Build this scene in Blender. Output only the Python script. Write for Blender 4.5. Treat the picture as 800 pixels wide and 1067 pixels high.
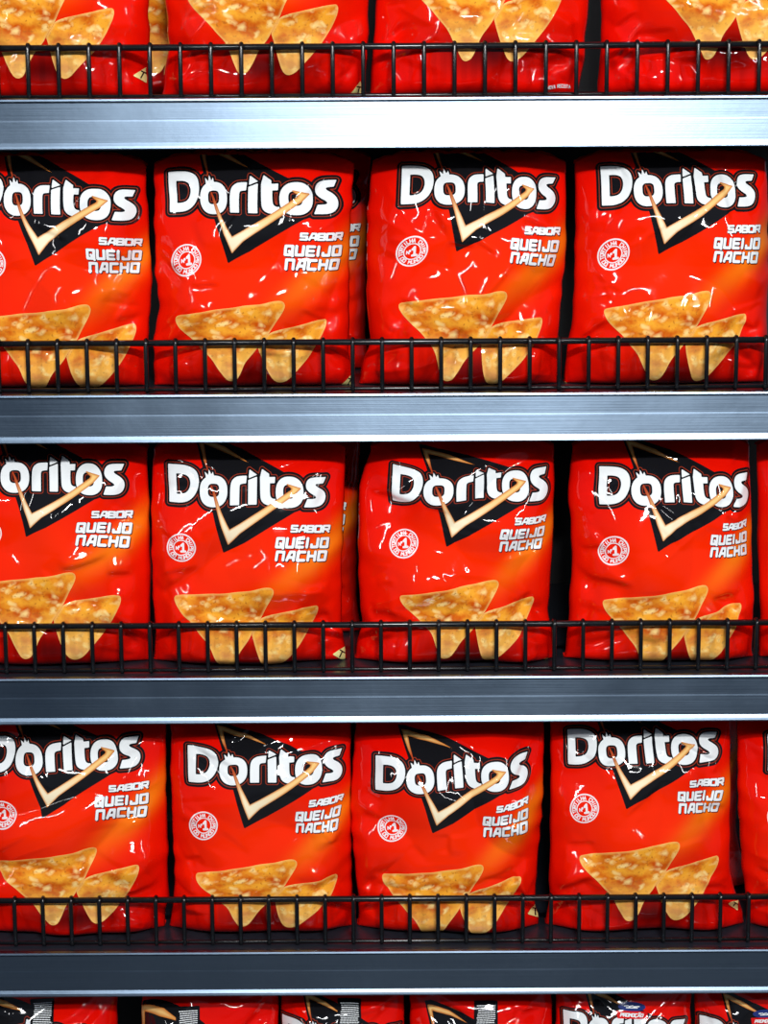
import bpy, math, random
import numpy as np
from mathutils import Matrix, Vector

# ------------------------------------------------------------------ reset
for o in list(bpy.data.objects): bpy.data.objects.remove(o)
S = bpy.context.scene
COL = S.collection

# ------------------------------------------------------------------ camera
F = 2400.0; PITCH = math.radians(11.2); ROLL = math.radians(-0.32); DIST = 2.40
CAM = np.array([0.0, -DIST*math.cos(PITCH), DIST*math.sin(PITCH)])
fw = np.array([0, math.cos(PITCH), -math.sin(PITCH)])
r0 = np.array([1.0, 0, 0]); u0 = np.array([0, math.sin(PITCH), math.cos(PITCH)])
RT = math.cos(ROLL)*r0 + math.sin(ROLL)*u0
UP = -math.sin(ROLL)*r0 + math.cos(ROLL)*u0
cam = bpy.data.cameras.new('camera'); co = bpy.data.objects.new('camera', cam); COL.objects.link(co)
m = Matrix.Identity(4)
for i in range(3):
    m[i][0] = RT[i]; m[i][1] = UP[i]; m[i][2] = -fw[i]; m[i][3] = CAM[i]
co.matrix_world = m
cam.sensor_fit = 'VERTICAL'; cam.sensor_height = 36; cam.lens = F/1067*36; cam.clip_end = 50
S.camera = co

def project(P):
    v = P - CAM
    d = v@fw
    return np.stack([400+F*(v@RT)/d, 533.5-F*(v@UP)/d], -1)
def back(px, py, Y):
    d = fw + RT*((px-400)/F) - UP*((py-533.5)/F)
    k = (Y-CAM[1])/d[1]
    return CAM + d*k

# ------------------------------------------------------------------ world, lights, exposure
w = bpy.data.worlds.new('world'); S.world = w; w.use_nodes = True
nt = w.node_tree; nt.nodes.clear()
wo = nt.nodes.new('ShaderNodeOutputWorld'); bg = nt.nodes.new('ShaderNodeBackground')
tc = nt.nodes.new('ShaderNodeTexCoord'); sp = nt.nodes.new('ShaderNodeSeparateXYZ'); rp = nt.nodes.new('ShaderNodeValToRGB')
mr = nt.nodes.new('ShaderNodeMapRange'); mr.inputs[1].default_value = -1; mr.inputs[2].default_value = 1
nt.links.new(tc.outputs['Generated'], sp.inputs[0]); nt.links.new(sp.outputs[2], mr.inputs[0]); nt.links.new(mr.outputs[0], rp.inputs[0])
rp.color_ramp.elements[0].position = .38; rp.color_ramp.elements[0].color = (.012, .03, .06, 1)
rp.color_ramp.elements[1].position = .505; rp.color_ramp.elements[1].color = (.36, .46, .60, 1)
nt.links.new(rp.outputs[0], bg.inputs[0]); bg.inputs[1].default_value = 0.20
nt.links.new(bg.outputs[0], wo.inputs[0])

def area(name, loc, target, sx, sy, power, color=(1, 1, 1)):
    l = bpy.data.lights.new(name, 'AREA'); l.shape = 'RECTANGLE'; l.size = sx; l.size_y = sy; l.energy = power; l.color = color
    o = bpy.data.objects.new(name, l); COL.objects.link(o); o.location = loc
    d = Vector(target)-Vector(loc); o.rotation_euler = d.to_track_quat('-Z', 'Y').to_euler()
    return o
area('aisle_light', (0.26, -2.9, 1.40), (0.1, 0, 0), .50, .07, 56, (1, .99, .97))
area('aisle_light', (-1.9, -2.4, 1.5), (0, 0, 0), .06, 1.3, 17, (1, .99, .98))
area('aisle_light', (2.2, -2.4, 1.5), (0, 0, 0), .06, 1.3, 17, (1, .99, .98))
area('aisle_light', (0.45, -4.8, 2.2), (0, 0, 0), 1.5, .12, 55, (.97, .99, 1))

vs = S.view_settings; vs.view_transform = 'Standard'; vs.look = 'None'; vs.gamma = 1; vs.use_curve_mapping = False
vs.exposure = 0.27

# ------------------------------------------------------------------ materials
def nmat(name):
    mt = bpy.data.materials.new(name); mt.use_nodes = True
    n = mt.node_tree.nodes; b = n['Principled BSDF']
    return mt, mt.node_tree, n, b
def link(t, a, b): t.links.new(a, b)
def mathn(t, op, a, b=None, clamp=False):
    n = t.nodes.new('ShaderNodeMath'); n.operation = op; n.use_clamp = clamp
    for i, v in enumerate((a, b)):
        if v is None: continue
        if isinstance(v, (int, float)): n.inputs[i].default_value = v
        else: link(t, v, n.inputs[i])
    return n.outputs[0]
def mix(t, fac, a, b):
    n = t.nodes.new('ShaderNodeMix'); n.data_type = 'RGBA'
    for i, v in ((0, fac), (6, a), (7, b)):
        if isinstance(v, (int, float)): n.inputs[i].default_value = v
        elif isinstance(v, tuple): n.inputs[i].default_value = (*v, 1)
        else: link(t, v, n.inputs[i])
    return n.outputs[2]
def film_surface(t, b, rough=.45, coat=1.0, bump=.35):
    b.inputs['Roughness'].default_value = rough
    b.inputs['Specular IOR Level'].default_value = .0
    b.inputs['Coat Weight'].default_value = coat*.8; b.inputs['Coat Roughness'].default_value = .05
    tcn = t.nodes.new('ShaderNodeTexCoord'); nz = t.nodes.new('ShaderNodeTexNoise')
    nz.inputs['Scale'].default_value = 55; nz.inputs['Detail'].default_value = 2
    link(t, tcn.outputs['Object'], nz.inputs['Vector'])
    bp = t.nodes.new('ShaderNodeBump'); bp.inputs['Strength'].default_value = bump; bp.inputs['Distance'].default_value = .0012
    link(t, nz.outputs[0], bp.inputs['Height']); link(t, bp.outputs[0], b.inputs['Normal']); link(t, bp.outputs[0], b.inputs['Coat Normal'])
def film(name, rgb, **k):
    mt, t, n, b = nmat(name); b.inputs['Base Color'].default_value = (*rgb, 1); film_surface(t, b, **k); return mt
def uvxy(t):
    u = t.nodes.new('ShaderNodeUVMap'); u.uv_map = 'print'
    s = t.nodes.new('ShaderNodeSeparateXYZ'); link(t, u.outputs[0], s.inputs[0])
    return u.outputs[0], mathn(t, 'MULTIPLY', s.outputs[0], 1000), mathn(t, 'MULTIPLY', s.outputs[1], 1000)
def gauss(t, x, y, cx, cy, ang, sx, sy):
    c, s_ = math.cos(ang), math.sin(ang)
    dx = mathn(t, 'SUBTRACT', x, cx); dy = mathn(t, 'SUBTRACT', y, cy)
    a = mathn(t, 'DIVIDE', mathn(t, 'ADD', mathn(t, 'MULTIPLY', dx, c), mathn(t, 'MULTIPLY', dy, s_)), sx)
    q = mathn(t, 'DIVIDE', mathn(t, 'SUBTRACT', mathn(t, 'MULTIPLY', dy, c), mathn(t, 'MULTIPLY', dx, s_)), sy)
    r = mathn(t, 'ADD', mathn(t, 'MULTIPLY', a, a), mathn(t, 'MULTIPLY', q, q))
    return mathn(t, 'POWER', 2.718, mathn(t, 'MULTIPLY', r, -1))

def make_pouch_mat():
    mt, t, n, b = nmat('printed_red_film')
    _, x, y = uvxy(t)
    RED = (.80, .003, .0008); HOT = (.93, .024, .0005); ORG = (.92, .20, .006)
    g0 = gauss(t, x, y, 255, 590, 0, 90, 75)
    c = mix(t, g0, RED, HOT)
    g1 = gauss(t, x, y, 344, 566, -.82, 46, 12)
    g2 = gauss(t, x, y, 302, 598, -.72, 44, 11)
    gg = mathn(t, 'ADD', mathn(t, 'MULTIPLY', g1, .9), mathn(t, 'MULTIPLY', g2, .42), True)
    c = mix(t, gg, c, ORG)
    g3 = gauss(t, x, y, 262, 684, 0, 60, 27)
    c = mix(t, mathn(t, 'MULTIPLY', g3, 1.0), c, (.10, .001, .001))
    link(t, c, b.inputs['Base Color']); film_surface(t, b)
    return mt
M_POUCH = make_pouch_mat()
M_WHITE = film('white_print', (.86, .90, .92), bump=.3)
M_BLACK = film('black_print', (.008, .008, .010))
M_LINE = film('maroon_print_line', (.30, .035, .015))
M_SHADOW = film('dark_print_shadow', (.05, .004, .006))
M_LABEL = film('promotion_red_print', (.75, .01, .01))
M_BLUE = film('blue_print', (.02, .04, .2))
M_YELLOW = film('yellow_print', (.85, .78, .30))
M_PINK = film('emblem_pale_print', (.88, .78, .80))
M_BACK = film('seal_red_film', (.70, .008, .004), bump=.5)
def make_gold():
    mt, t, n, b = nmat('gold_stroke_print')
    _, x, y = uvxy(t)
    e = t.nodes.new('ShaderNodeAttribute'); e.attribute_name = 'edge'
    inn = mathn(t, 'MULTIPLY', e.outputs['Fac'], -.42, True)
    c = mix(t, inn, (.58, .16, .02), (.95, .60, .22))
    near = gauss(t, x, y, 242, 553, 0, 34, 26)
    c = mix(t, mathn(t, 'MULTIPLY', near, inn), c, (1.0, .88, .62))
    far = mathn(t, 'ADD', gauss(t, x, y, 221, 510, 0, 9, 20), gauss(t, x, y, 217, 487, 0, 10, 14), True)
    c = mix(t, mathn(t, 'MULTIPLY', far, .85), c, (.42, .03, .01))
    link(t, c, b.inputs['Base Color']); film_surface(t, b)
    return mt
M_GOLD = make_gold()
def make_chip():
    mt, t, n, b = nmat('tortilla_chip_print')
    uv, x, y = uvxy(t)
    e = t.nodes.new('ShaderNodeAttribute'); e.attribute_name = 'edge'
    mp = t.nodes.new('ShaderNodeMapping'); mp.inputs['Scale'].default_value = (1, 1.35, 1); link(t, uv, mp.inputs[0])
    n1 = t.nodes.new('ShaderNodeTexNoise'); n1.inputs['Scale'].default_value = 45; n1.inputs['Detail'].default_value = 3; link(t, mp.outputs[0], n1.inputs['Vector'])
    n2 = t.nodes.new('ShaderNodeTexVoronoi'); n2.inputs['Scale'].default_value = 92; n2.inputs['Randomness'].default_value = 1
    dis = t.nodes.new('ShaderNodeVectorMath'); dis.operation = 'MULTIPLY_ADD'
    link(t, n1.outputs['Color'], dis.inputs[0]); dis.inputs[1].default_value = (.03, .02, 0); link(t, mp.outputs[0], dis.inputs[2])
    link(t, dis.outputs[0], n2.inputs['Vector'])
    n3 = t.nodes.new('ShaderNodeTexNoise'); n3.inputs['Scale'].default_value = 260; n3.inputs['Detail'].default_value = 3; link(t, uv, n3.inputs['Vector'])
    r1 = t.nodes.new('ShaderNodeValToRGB'); link(t, n1.outputs[0], r1.inputs[0])
    els = r1.color_ramp.elements
    els[0].position = .36; els[0].color = (.58, .085, .003, 1); els[1].position = .60; els[1].color = (.90, .38, .03, 1)
    blob = mathn(t, 'MULTIPLY', mathn(t, 'SUBTRACT', .46, n2.outputs['Distance']), 2.8, True)
    c = mix(t, mathn(t, 'MULTIPLY', blob, .85), r1.outputs[0], (.98, .72, .28))
    rr = mathn(t, 'MULTIPLY', mathn(t, 'SUBTRACT', n3.outputs[0], .57), 7, True)
    c = mix(t, mathn(t, 'MULTIPLY', rr, .8), c, (.40, .10, .012))
    tip = mathn(t, 'DIVIDE', mathn(t, 'SUBTRACT', y, 645), 45, True)
    c = mix(t, mathn(t, 'MULTIPLY', tip, .5), c, (.92, .66, .22))
    rim = mathn(t, 'ADD', mathn(t, 'MULTIPLY', e.outputs['Fac'], .38), 1.0, True)
    c = mix(t, mathn(t, 'MULTIPLY', rim, .75), c, (.90, .50, .14))
    link(t, c, b.inputs['Base Color']); film_surface(t, b, coat=.6)
    return mt
M_CHIP = make_chip()

def make_steel():
    mt, t, n, b = nmat('brushed_galvanised_steel')
    g = n.new('ShaderNodeBsdfAnisotropic'); g.distribution = 'BECKMANN'; g.inputs['Anisotropy'].default_value = .27
    tg = n.new('ShaderNodeTangent'); tg.direction_type = 'UV_MAP'; tg.uv_map = 'UVMap'; link(t, tg.outputs[0], g.inputs['Tangent'])
    link(t, g.outputs[0], n['Material Output'].inputs['Surface']); n.remove(b)
    tcn = t.nodes.new('ShaderNodeTexCoord'); mp = t.nodes.new('ShaderNodeMapping'); mp.inputs['Scale'].default_value = (1.3, 1, 240)
    link(t, tcn.outputs['Object'], mp.inputs[0])
    nz = t.nodes.new('ShaderNodeTexNoise'); nz.inputs['Scale'].default_value = 3; nz.inputs['Detail'].default_value = 5; link(t, mp.outputs[0], nz.inputs['Vector'])
    n2 = t.nodes.new('ShaderNodeTexNoise'); n2.inputs['Scale'].default_value = 120; n2.inputs['Detail'].default_value = 4; link(t, tcn.outputs['Object'], n2.inputs['Vector'])
    n3 = t.nodes.new('ShaderNodeTexNoise'); n3.inputs['Scale'].default_value = 9; n3.inputs['Detail'].default_value = 6; link(t, tcn.outputs['Object'], n3.inputs['Vector'])
    c = mix(t, nz.outputs[0], (.24, .33, .45), (.33, .44, .58))
    c = mix(t, mathn(t, 'MULTIPLY', n2.outputs[0], .35), c, (.20, .28, .38))
    link(t, c, g.inputs['Color'])
    link(t, mathn(t, 'ADD', mathn(t, 'MULTIPLY', n3.outputs[0], .07), .345), g.inputs['Roughness'])
    bp = t.nodes.new('ShaderNodeBump'); bp.inputs['Strength'].default_value = .12; bp.inputs['Distance'].default_value = .0006
    link(t, mathn(t, 'ADD', nz.outputs[0], mathn(t, 'MULTIPLY', n2.outputs[0], .6)), bp.inputs['Height']); link(t, bp.outputs[0], g.inputs['Normal'])
    return mt
M_STEEL = make_steel()
def plain(name, rgb, rough, metal=0, noise=.1, scale=30):
    mt, t, n, b = nmat(name)
    nz = t.nodes.new('ShaderNodeTexNoise'); nz.inputs['Scale'].default_value = scale; nz.inputs['Detail'].default_value = 4
    tcn = t.nodes.new('ShaderNodeTexCoord'); link(t, tcn.outputs['Object'], nz.inputs['Vector'])
    c = mix(t, nz.outputs[0], tuple(v*(1-noise) for v in rgb), tuple(min(1, v*(1+noise)) for v in rgb))
    link(t, c, b.inputs['Base Color']); b.inputs['Roughness'].default_value = rough; b.inputs['Metallic'].default_value = metal
    return mt
M_DECK = plain('dark_shelf_deck_paint', (.018, .022, .032), .30, 0, .3, 60)
M_WIRE = plain('black_coated_wire', (.006, .0065, .008), .22, 0, .2, 90)
M_BACKP = plain('dark_back_panel', (.012, .012, .014), .7, 0, .2, 8)
M_FLOOR = plain('grey_floor_tile', (.03, .034, .04), .6, 0, .15, 4)

# ------------------------------------------------------------------ mesh helpers
def mesh_np(name, verts, faces, mat, smooth=True, uv=None, edge=None):
    me = bpy.data.meshes.new(name)
    me.from_pydata(np.asarray(verts).tolist(), [], faces)
    if uv is not None:
        l = me.uv_layers.new(name='print')
        idx = np.empty(len(me.loops), np.int32); me.loops.foreach_get('vertex_index', idx)
        l.data.foreach_set('uv', (np.asarray(uv)[idx]/1000.0).astype(np.float32).ravel())
    if edge is not None:
        a = me.attributes.new('edge', 'FLOAT', 'POINT'); a.data.foreach_set('value', np.asarray(edge, np.float32))
    me.materials.append(mat)
    if smooth: me.polygons.foreach_set('use_smooth', np.ones(len(me.polygons), bool))
    me.update()
    return me
def link_obj(name, me, parent=None, loc=(0, 0, 0)):
    o = bpy.data.objects.new(name, me); COL.objects.link(o); o.location = loc
    if parent is not None: o.parent = parent
    return o
def tag(o, label, cat, group=None):
    o['label'] = label; o['category'] = cat
    if group: o['group'] = group
def extrude_x(name, prof, x0, x1, mat, closed=True, parent=None, loc=(0, 0, 0), smooth=False):
    """profile of (y,z) swept along x, with a UV map whose u runs along x"""
    n = len(prof); v = []; f = []
    segs = 12
    for i in range(segs+1):
        x = x0+(x1-x0)*i/segs
        v += [(x, y, z) for y, z in prof]
    for i in range(segs):
        for k in range(n if closed else n-1):
            a = i*n+k; b_ = i*n+(k+1) % n
            f.append((a, b_, b_+n, a+n))
    if closed:
        f.append(tuple(range(n-1, -1, -1))); f.append(tuple(range(segs*n, segs*n+n)))
    me = bpy.data.meshes.new(name); me.from_pydata(v, [], f); me.materials.append(mat)
    l = me.uv_layers.new(name='UVMap')
    for p in me.polygons:
        for li in p.loop_indices:
            vi = me.loops[li].vertex_index; l.data[li].uv = (v[vi][0], (vi % n)/n)
        p.use_smooth = smooth
    me.update()
    return link_obj(name, me, parent, loc)
def tube(name, pts, r, mat, parent=None, loc=(0, 0, 0), seg=10):
    pts = [Vector(p) for p in pts]; v = []; f = []
    for i, p in enumerate(pts):
        d = (pts[min(i+1, len(pts)-1)]-pts[max(i-1, 0)]).normalized()
        a = d.orthogonal().normalized(); b_ = d.cross(a)
        for k in range(seg):
            an = 2*math.pi*k/seg; v.append(tuple(p+a*math.cos(an)*r+b_*math.sin(an)*r))
    # keep rings aligned for bent wires
    for i in range(len(pts)-1):
        for k in range(seg):
            f.append((i*seg+k, i*seg+(k+1) % seg, (i+1)*seg+(k+1) % seg, (i+1)*seg+k))
    f.append(tuple(range(seg-1, -1, -1))); f.append(tuple(range((len(pts)-1)*seg, len(pts)*seg)))
    me = bpy.data.meshes.new(name); me.from_pydata(v, [], f); me.materials.append(mat)
    for p in me.polygons: p.use_smooth = len(p.vertices) == 4
    me.update()
    return link_obj(name, me, parent, loc)

# ------------------------------------------------------------------ shelving
FACE_TOP = [100.5, 409.0, 704.0, 990.0]             # front lips of the four shelves in view
SHZ = [float(back(400, y, 0)[2]) for y in FACE_TOP]
SHZ.append(SHZ[3]-.302)
FY = .023                                            # fences stand just behind the lip
HALF = .56
ORD = ['top shelf in view', 'second shelf from the top', 'third shelf from the top', 'fourth shelf from the top', 'lowest level, under the bottom steel strip']
FACEH = .0515

for k, z in enumerate(SHZ):
    t = bpy.data.objects.new('store_shelf', None); COL.objects.link(t); t.location = (0, 0, z)
    tag(t, ['metal store shelf with a pale steel front strip, topmost in the photo',
            'metal store shelf with a pale steel front strip, second from the top',
            'metal store shelf with a mid grey-blue steel front strip, third from the top',
            'metal store shelf with the darkest blue-grey steel front strip, near the bottom',
            'metal store shelf carrying the cropped bags at the very bottom'][k], 'shelf', 'store shelves')
    h = FACEH
    # steel price channel: rolled top edge, shallow face, lip kicked out at the bottom
    prof = [(.006, -.001), (.002, 0), (-.0012, -.0012), (-.0016, -.003), (0, -.0052), (0.0002, -.022), (.0001, -.024), (0, -h+.0070), (-.0012, -h+.0035),
            (-.0016, -h+.0012), (-.0010, -h), (.004, -h+.0008), (.0045, -h+.004), (.006, -h+.006)]
    extrude_x('front_strip', prof, -HALF, HALF, M_STEEL, parent=t)
    dk = [(.004, -.0022), (.44, -.0022), (.44, -.030), (.012, -.030), (.008, -.034), (.004, -.034)]
    extrude_x('shelf_deck', dk, -HALF, HALF, M_DECK, parent=t)

def make_fence(k, z, px0, px1, n):
    t = bpy.data.objects.new('wire_fence', None); COL.objects.link(t); t.location = (0, FY, z-.002)
    tag(t, ['black wire guard fence on the topmost shelf, behind its pale steel strip',
            'black wire guard fence on the second shelf from the top',
            'black wire guard fence on the third shelf from the top',
            'black wire guard fence on the lowest shelf, above the darkest strip'][k], 'shelf fence', 'wire guard fences')
    H = .0545
    tube('top_rail', [(-HALF+.01, .0012, H-.0030), (HALF-.01, .0012, H-.0030)], .0034, M_WIRE, t, seg=14)
    tube('bottom_rail', [(-HALF+.01, .0012, .0030), (HALF-.01, .0012, .0030)], .0021, M_WIRE, t, seg=10)
    yy = {0: 75, 1: 385, 2: 680, 3: 960}[k]
    xa = back(px0, yy, FY)[0]; xb = back(px1, yy, FY)[0]; dx = (xb-xa)/n
    # each upright is bent: foot on the deck, rise, little hook over the rail
    first = None
    i0 = math.ceil((-.47-xa)/dx); i1 = math.floor((.47-xa)/dx)
    for i in range(i0, i1+1):
        if first is None:
            first = tube('upright_wire', [(0, .0020, .0018), (0, .0, .0018), (0, -.0030, .0028), (0, -.0036, .006), (0, -.0036, H-.003), (0, -.003, H-.0008), (0, -.001, H+.0002), (0, .003, H)], .0023, M_WIRE, t)
            first.location.x = xa+dx*i
        else:
            c = first.copy(); COL.objects.link(c); c.parent = t; c.location.x = xa+dx*i
make_fence(0, SHZ[0], 30, 695, 21)
make_fence(1, SHZ[1], 336.8, 459.5, 4)
make_fence(2, SHZ[2], 607, 787, 6)
make_fence(3, SHZ[3], 603, 779, 6)

# back panel and floor
def box(name, a, b_, mat, kind=True):
    v = [(x, y, z) for x in (a[0], b_[0]) for y in (a[1], b_[1]) for z in (a[2], b_[2])]
    f = [(0, 1, 3, 2), (4, 6, 7, 5), (0, 4, 5, 1), (2, 3, 7, 6), (0, 2, 6, 4), (1, 5, 7, 3)]
    me = bpy.data.meshes.new(name); me.from_pydata(v, [], f); me.materials.append(mat)
    o = link_obj(name, me)
    if kind: o['kind'] = 'structure'
    return o
box('wall_back', (-HALF, .441, -1.2), (HALF, .46, .80), M_BACKP)
box('floor', (-3, -4, -1.22), (3, 1.5, -1.20), M_FLOOR)

# ------------------------------------------------------------------ printed artwork as distance fields (units: design px)
def sd_poly(P, X, Y):
    P = np.asarray(P, float); n = len(P)
    d = np.full(X.shape, 1e9); s = np.ones(X.shape)
    for i in range(n):
        a = P[i]; b_ = P[i-1]
        ex, ey = b_-a
        wx, wy = X-a[0], Y-a[1]
        l = ex*ex+ey*ey
        if l < 1e-12: continue
        t = np.clip((wx*ex+wy*ey)/l, 0, 1)
        d = np.minimum(d, (wx-ex*t)**2+(wy-ey*t)**2)
        c1 = Y >= a[1]; c2 = Y < b_[1]; c3 = ex*wy > ey*wx
        flip = (c1 & c2 & c3) | (~c1 & ~c2 & ~c3)
        s = np.where(flip, -s, s)
    return s*np.sqrt(d)
def sd_seg(pts, r, X, Y):
    d = np.full(X.shape, 1e9)
    for (ax, ay), (bx, by) in zip(pts[:-1], pts[1:]):
        ex, ey = bx-ax, by-ay; l = ex*ex+ey*ey+1e-9
        t = np.clip(((X-ax)*ex+(Y-ay)*ey)/l, 0, 1)
        d = np.minimum(d, (X-ax-ex*t)**2+(Y-ay-ey*t)**2)
    return np.sqrt(d)-r
def chaikin(P, it=3):
    P = [tuple(p) for p in P]
    for _ in range(it):
        Q = []
        for i in range(len(P)):
            a, b_ = P[i], P[(i+1) % len(P)]
            Q += [(a[0]*.75+b_[0]*.25, a[1]*.75+b_[1]*.25), (a[0]*.25+b_[0]*.75, a[1]*.25+b_[1]*.75)]
        P = Q
    return P
def dup(*pts):          # doubled points stay sharp under chaikin
    return [p for q in pts for p in (q, q, q)]
def superell(cx, cy, a, b_, n=2.6, m_=40):
    r = []
    for i in range(m_):
        t = 2*math.pi*i/m_; c, s = math.cos(t), math.sin(t)
        r.append((cx+a*math.copysign(abs(c)**(2/n), c), cy+b_*math.copysign(abs(s)**(2/n), s)))
    return r

D_OUT = chaikin(dup((175.7, 483.0)) + [(192, 483.2), (200, 485), (206, 490), (208, 499), (206.5, 509), (201.5, 518), (192.5, 523.2)] + dup((176.9, 522.5)), 2)
D_IN = chaikin(dup((184.2, 492.6)) + [(191, 492.6), (196.5, 494.5), (198.9, 500), (198.3, 507), (195, 512.5), (190, 514.2)] + dup((184.4, 514.2)), 2)
O1 = superell(222.9, 510.4, 14.4, 16.4, 2.35); O1I = superell(222.9, 509.6, 5.9, 7.0, 3.2)
SPIK = [(215.5, 498), (213.6, 489.5), (217.3, 493.5), (218.0, 487.0), (220.6, 493), (222.2, 489.5), (224, 497)]
R_ = chaikin(dup((240.1, 525.0)) + [(240.1, 507), (241.5, 499.5), (246, 495.6), (251, 494.9)] + dup((257.2, 495.0), (256.4, 502.9)) + [(252, 503), (249.9, 504.2), (249.6, 508)] + dup((249.4, 525.2)), 2)
I_ = [(258.6, 499.6), (267.6, 496.4), (267.3, 525.6), (258.5, 525.4)]
IDOT = [(259.7, 488.6), (267.6, 494.6), (259.0, 497.8)]
T_ = chaikin(dup((272.6, 488.8), (280.0, 494.4), (280.1, 497.6), (286.4, 497.6), (286.0, 503.9), (280.9, 503.9)) + [(280.8, 512), (281.4, 518), (284, 520)] + dup((287, 520.2), (285.5, 526)) + [(281, 527), (275.5, 525.6), (271.6, 521.5), (270.9, 514)] + dup((270.6, 497.4)), 2)
O2 = superell(301.6, 513.0, 14.6, 16.0, 2.35); O2I = superell(301.0, 512.6, 6.2, 7.2, 3.0)
S_ = chaikin(dup((339.2, 496.8), (336.2, 503.4)) + [(330, 503.6), (328.2, 504.6), (329.6, 506.6), (335, 509.6), (338.8, 514), (339, 520), (335.5, 526), (329, 528.2)] + dup((316.6, 528.2), (320.2, 519.4)) + [(327, 519.4), (329.4, 518.2), (328, 516), (322.5, 513), (318.6, 508.6), (318.6, 502.6), (321.6, 498.2), (327, 496.8)], 2)
def f_letters(X, Y):
    d = np.maximum(sd_poly(D_OUT, X, Y), -sd_poly(D_IN, X, Y))
    d = np.minimum(d, np.maximum(np.minimum(sd_poly(O1, X, Y), sd_poly(SPIK, X, Y)), -sd_poly(O1I, X, Y)))
    for p in (R_, I_, IDOT, T_, S_): d = np.minimum(d, sd_poly(p, X, Y))
    return np.minimum(d, np.maximum(sd_poly(O2, X, Y), -sd_poly(O2I, X, Y)))
def f_solid(X, Y):
    d = sd_poly(D_OUT, X, Y)
    for p in (O1, R_, I_, IDOT, T_, S_, O2, SPIK): d = np.minimum(d, sd_poly(p, X, Y))
    return d
PANEL = [(202.5, 450), (210, 451), (252, 468.5), (296, 493), (330, 505), (322, 530), (311, 531), (282, 549), (255, 566), (232.3, 577), (222, 530), (216, 510), (212, 486)]
def f_panel(X, Y): return np.minimum(sd_poly(PANEL, X, Y), f_solid(X, Y)-5.0)
def f_line(X, Y): return np.maximum(f_letters(X, Y)-2.7, -(f_letters(X, Y)-1.9))
GOLD = [(220.4, 504.5), (223.5, 511), (230.5, 531), (239.3, 551.0), (250, 545.2), (275, 530.2), (303.2, 511.4), (304.2, 509.2), (299.0, 505.0), (313.0, 508.6), (306, 515.8), (276, 537.2), (250, 555), (237.6, 567), (231.8, 548), (226, 526)]
GOLD2 = [(206.0, 455), (213, 456.5), (235, 466.4), (258, 481.8), (235, 471.4), (212.5, 461.6), (214, 472), (217.6, 490), (212.2, 476)]
def f_gold(X, Y): return np.minimum(sd_poly(GOLD, X, Y)-.55, sd_poly(GOLD2, X, Y)-.2)
BIG = chaikin([(181, 621), (187, 619.2), (250, 615.2), (280, 610.2), (286, 612.5), (285, 619), (266, 650), (251, 668), (245, 682), (241, 692), (234, 694), (229, 687), (219, 665), (208, 653), (195, 640), (184, 630)], 2)
SMALL = chaikin([(262, 650), (272, 638.5), (300, 634.2), (324, 630), (332, 630), (330, 641), (316, 662), (300, 679), (288, 693), (278, 694), (270, 676), (264, 657)], 2)
def f_big(X, Y): return sd_poly(BIG, X, Y)+.8*np.sin(X*.21)*np.cos(Y*.17)*.5
def f_small(X, Y): return np.maximum(sd_poly(SMALL, X, Y), -(f_big(X, Y)-.2))

GL = {'S': [[(1, 1), (0, 1), (0, .5), (1, .5), (1, 0), (0, 0)]], 'A': [[(0, 0), (.4, 1), (1, 1), (1, 0)], [(.25, .33), (1, .33)]],
      'B': [[(0, 0), (0, 1), (1, 1), (1, 0), (0, 0)], [(0, .5), (1, .5)]], 'O': [[(0, 0), (0, 1), (1, 1), (1, 0), (0, 0)]],
      'R': [[(0, 0), (0, 1), (1, 1), (1, .45), (0, .45)], [(.5, .45), (1, 0)]], 'Q': [[(0, 0), (0, 1), (1, 1), (1, 0), (0, 0)], [(.55, .4), (1.05, -.12)]],
      'U': [[(0, 1), (0, 0), (1, 0), (1, 1)]], 'E': [[(1, 1), (0, 1), (0, 0), (1, 0)], [(0, .5), (.9, .5)]], 'I': [[(.5, 0), (.5, 1)]],
      'J': [[(1, 1), (1, 0), (.1, 0), (.1, .25)]], 'N': [[(0, 0), (0, 1), (1, 1), (1, 0)]], 'C': [[(1, 1), (0, 1), (0, 0), (1, 0)]],
      'H': [[(0, 0), (0, 1)], [(1, 0), (1, 1)], [(0, .5), (1, .5)]], 'T': [[(0, 1), (1, 1)], [(.5, 0), (.5, 1)]], 'L': [[(0, 1), (0, 0), (1, 0)]],
      'P': [[(0, 0), (0, 1), (1, 1), (1, .45), (0, .45)]], 'D': [[(0, 0), (0, 1), (.8, 1), (1, .8), (1, .2), (.8, 0), (0, 0)]], 'M': [[(0, 0), (0, 1), (.5, .45), (1, 1), (1, 0)]],
      'V': [[(0, 1), (.5, 0), (1, 1)]], 'n': [[(0, 0), (0, 1), (1, 0), (1, 1)]], 'a': [[(0, 0), (.5, 1), (1, 0)], [(.22, .35), (.78, .35)]],
      'Ç': [[(1, 1), (0, 1), (0, 0), (1, 0)], [(.5, 0), (.5, -.3)]], 'Ã': [[(0, 0), (.5, 1), (1, 0)], [(.22, .35), (.78, .35)], [(.1, 1.3), (.9, 1.35)]],
      '1': [[(.1, .75), (.55, 1), (.55, 0)], [(.1, 0), (1, 0)]], 'º': [[(.2, .55), (.2, 1), (.8, 1), (.8, .55), (.2, .55)]], ' ': []}
def text_strokes(txt, x0, y1, w_, h, gap, slant=.0, cross=True):
    """strokes in design px; y1 is the baseline (y grows downwards)"""
    out = []; x = x0
    for ch in txt:
        ww = w_*(.15 if ch == 'I' else 1) if ch != ' ' else w_*.6
        for st in GL[ch]:
            out.append([(x+(px if ch != 'I' else .5)*ww+slant*py*h, y1-py*h) for px, py in st])
        x += ww+gap
    return out
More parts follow.
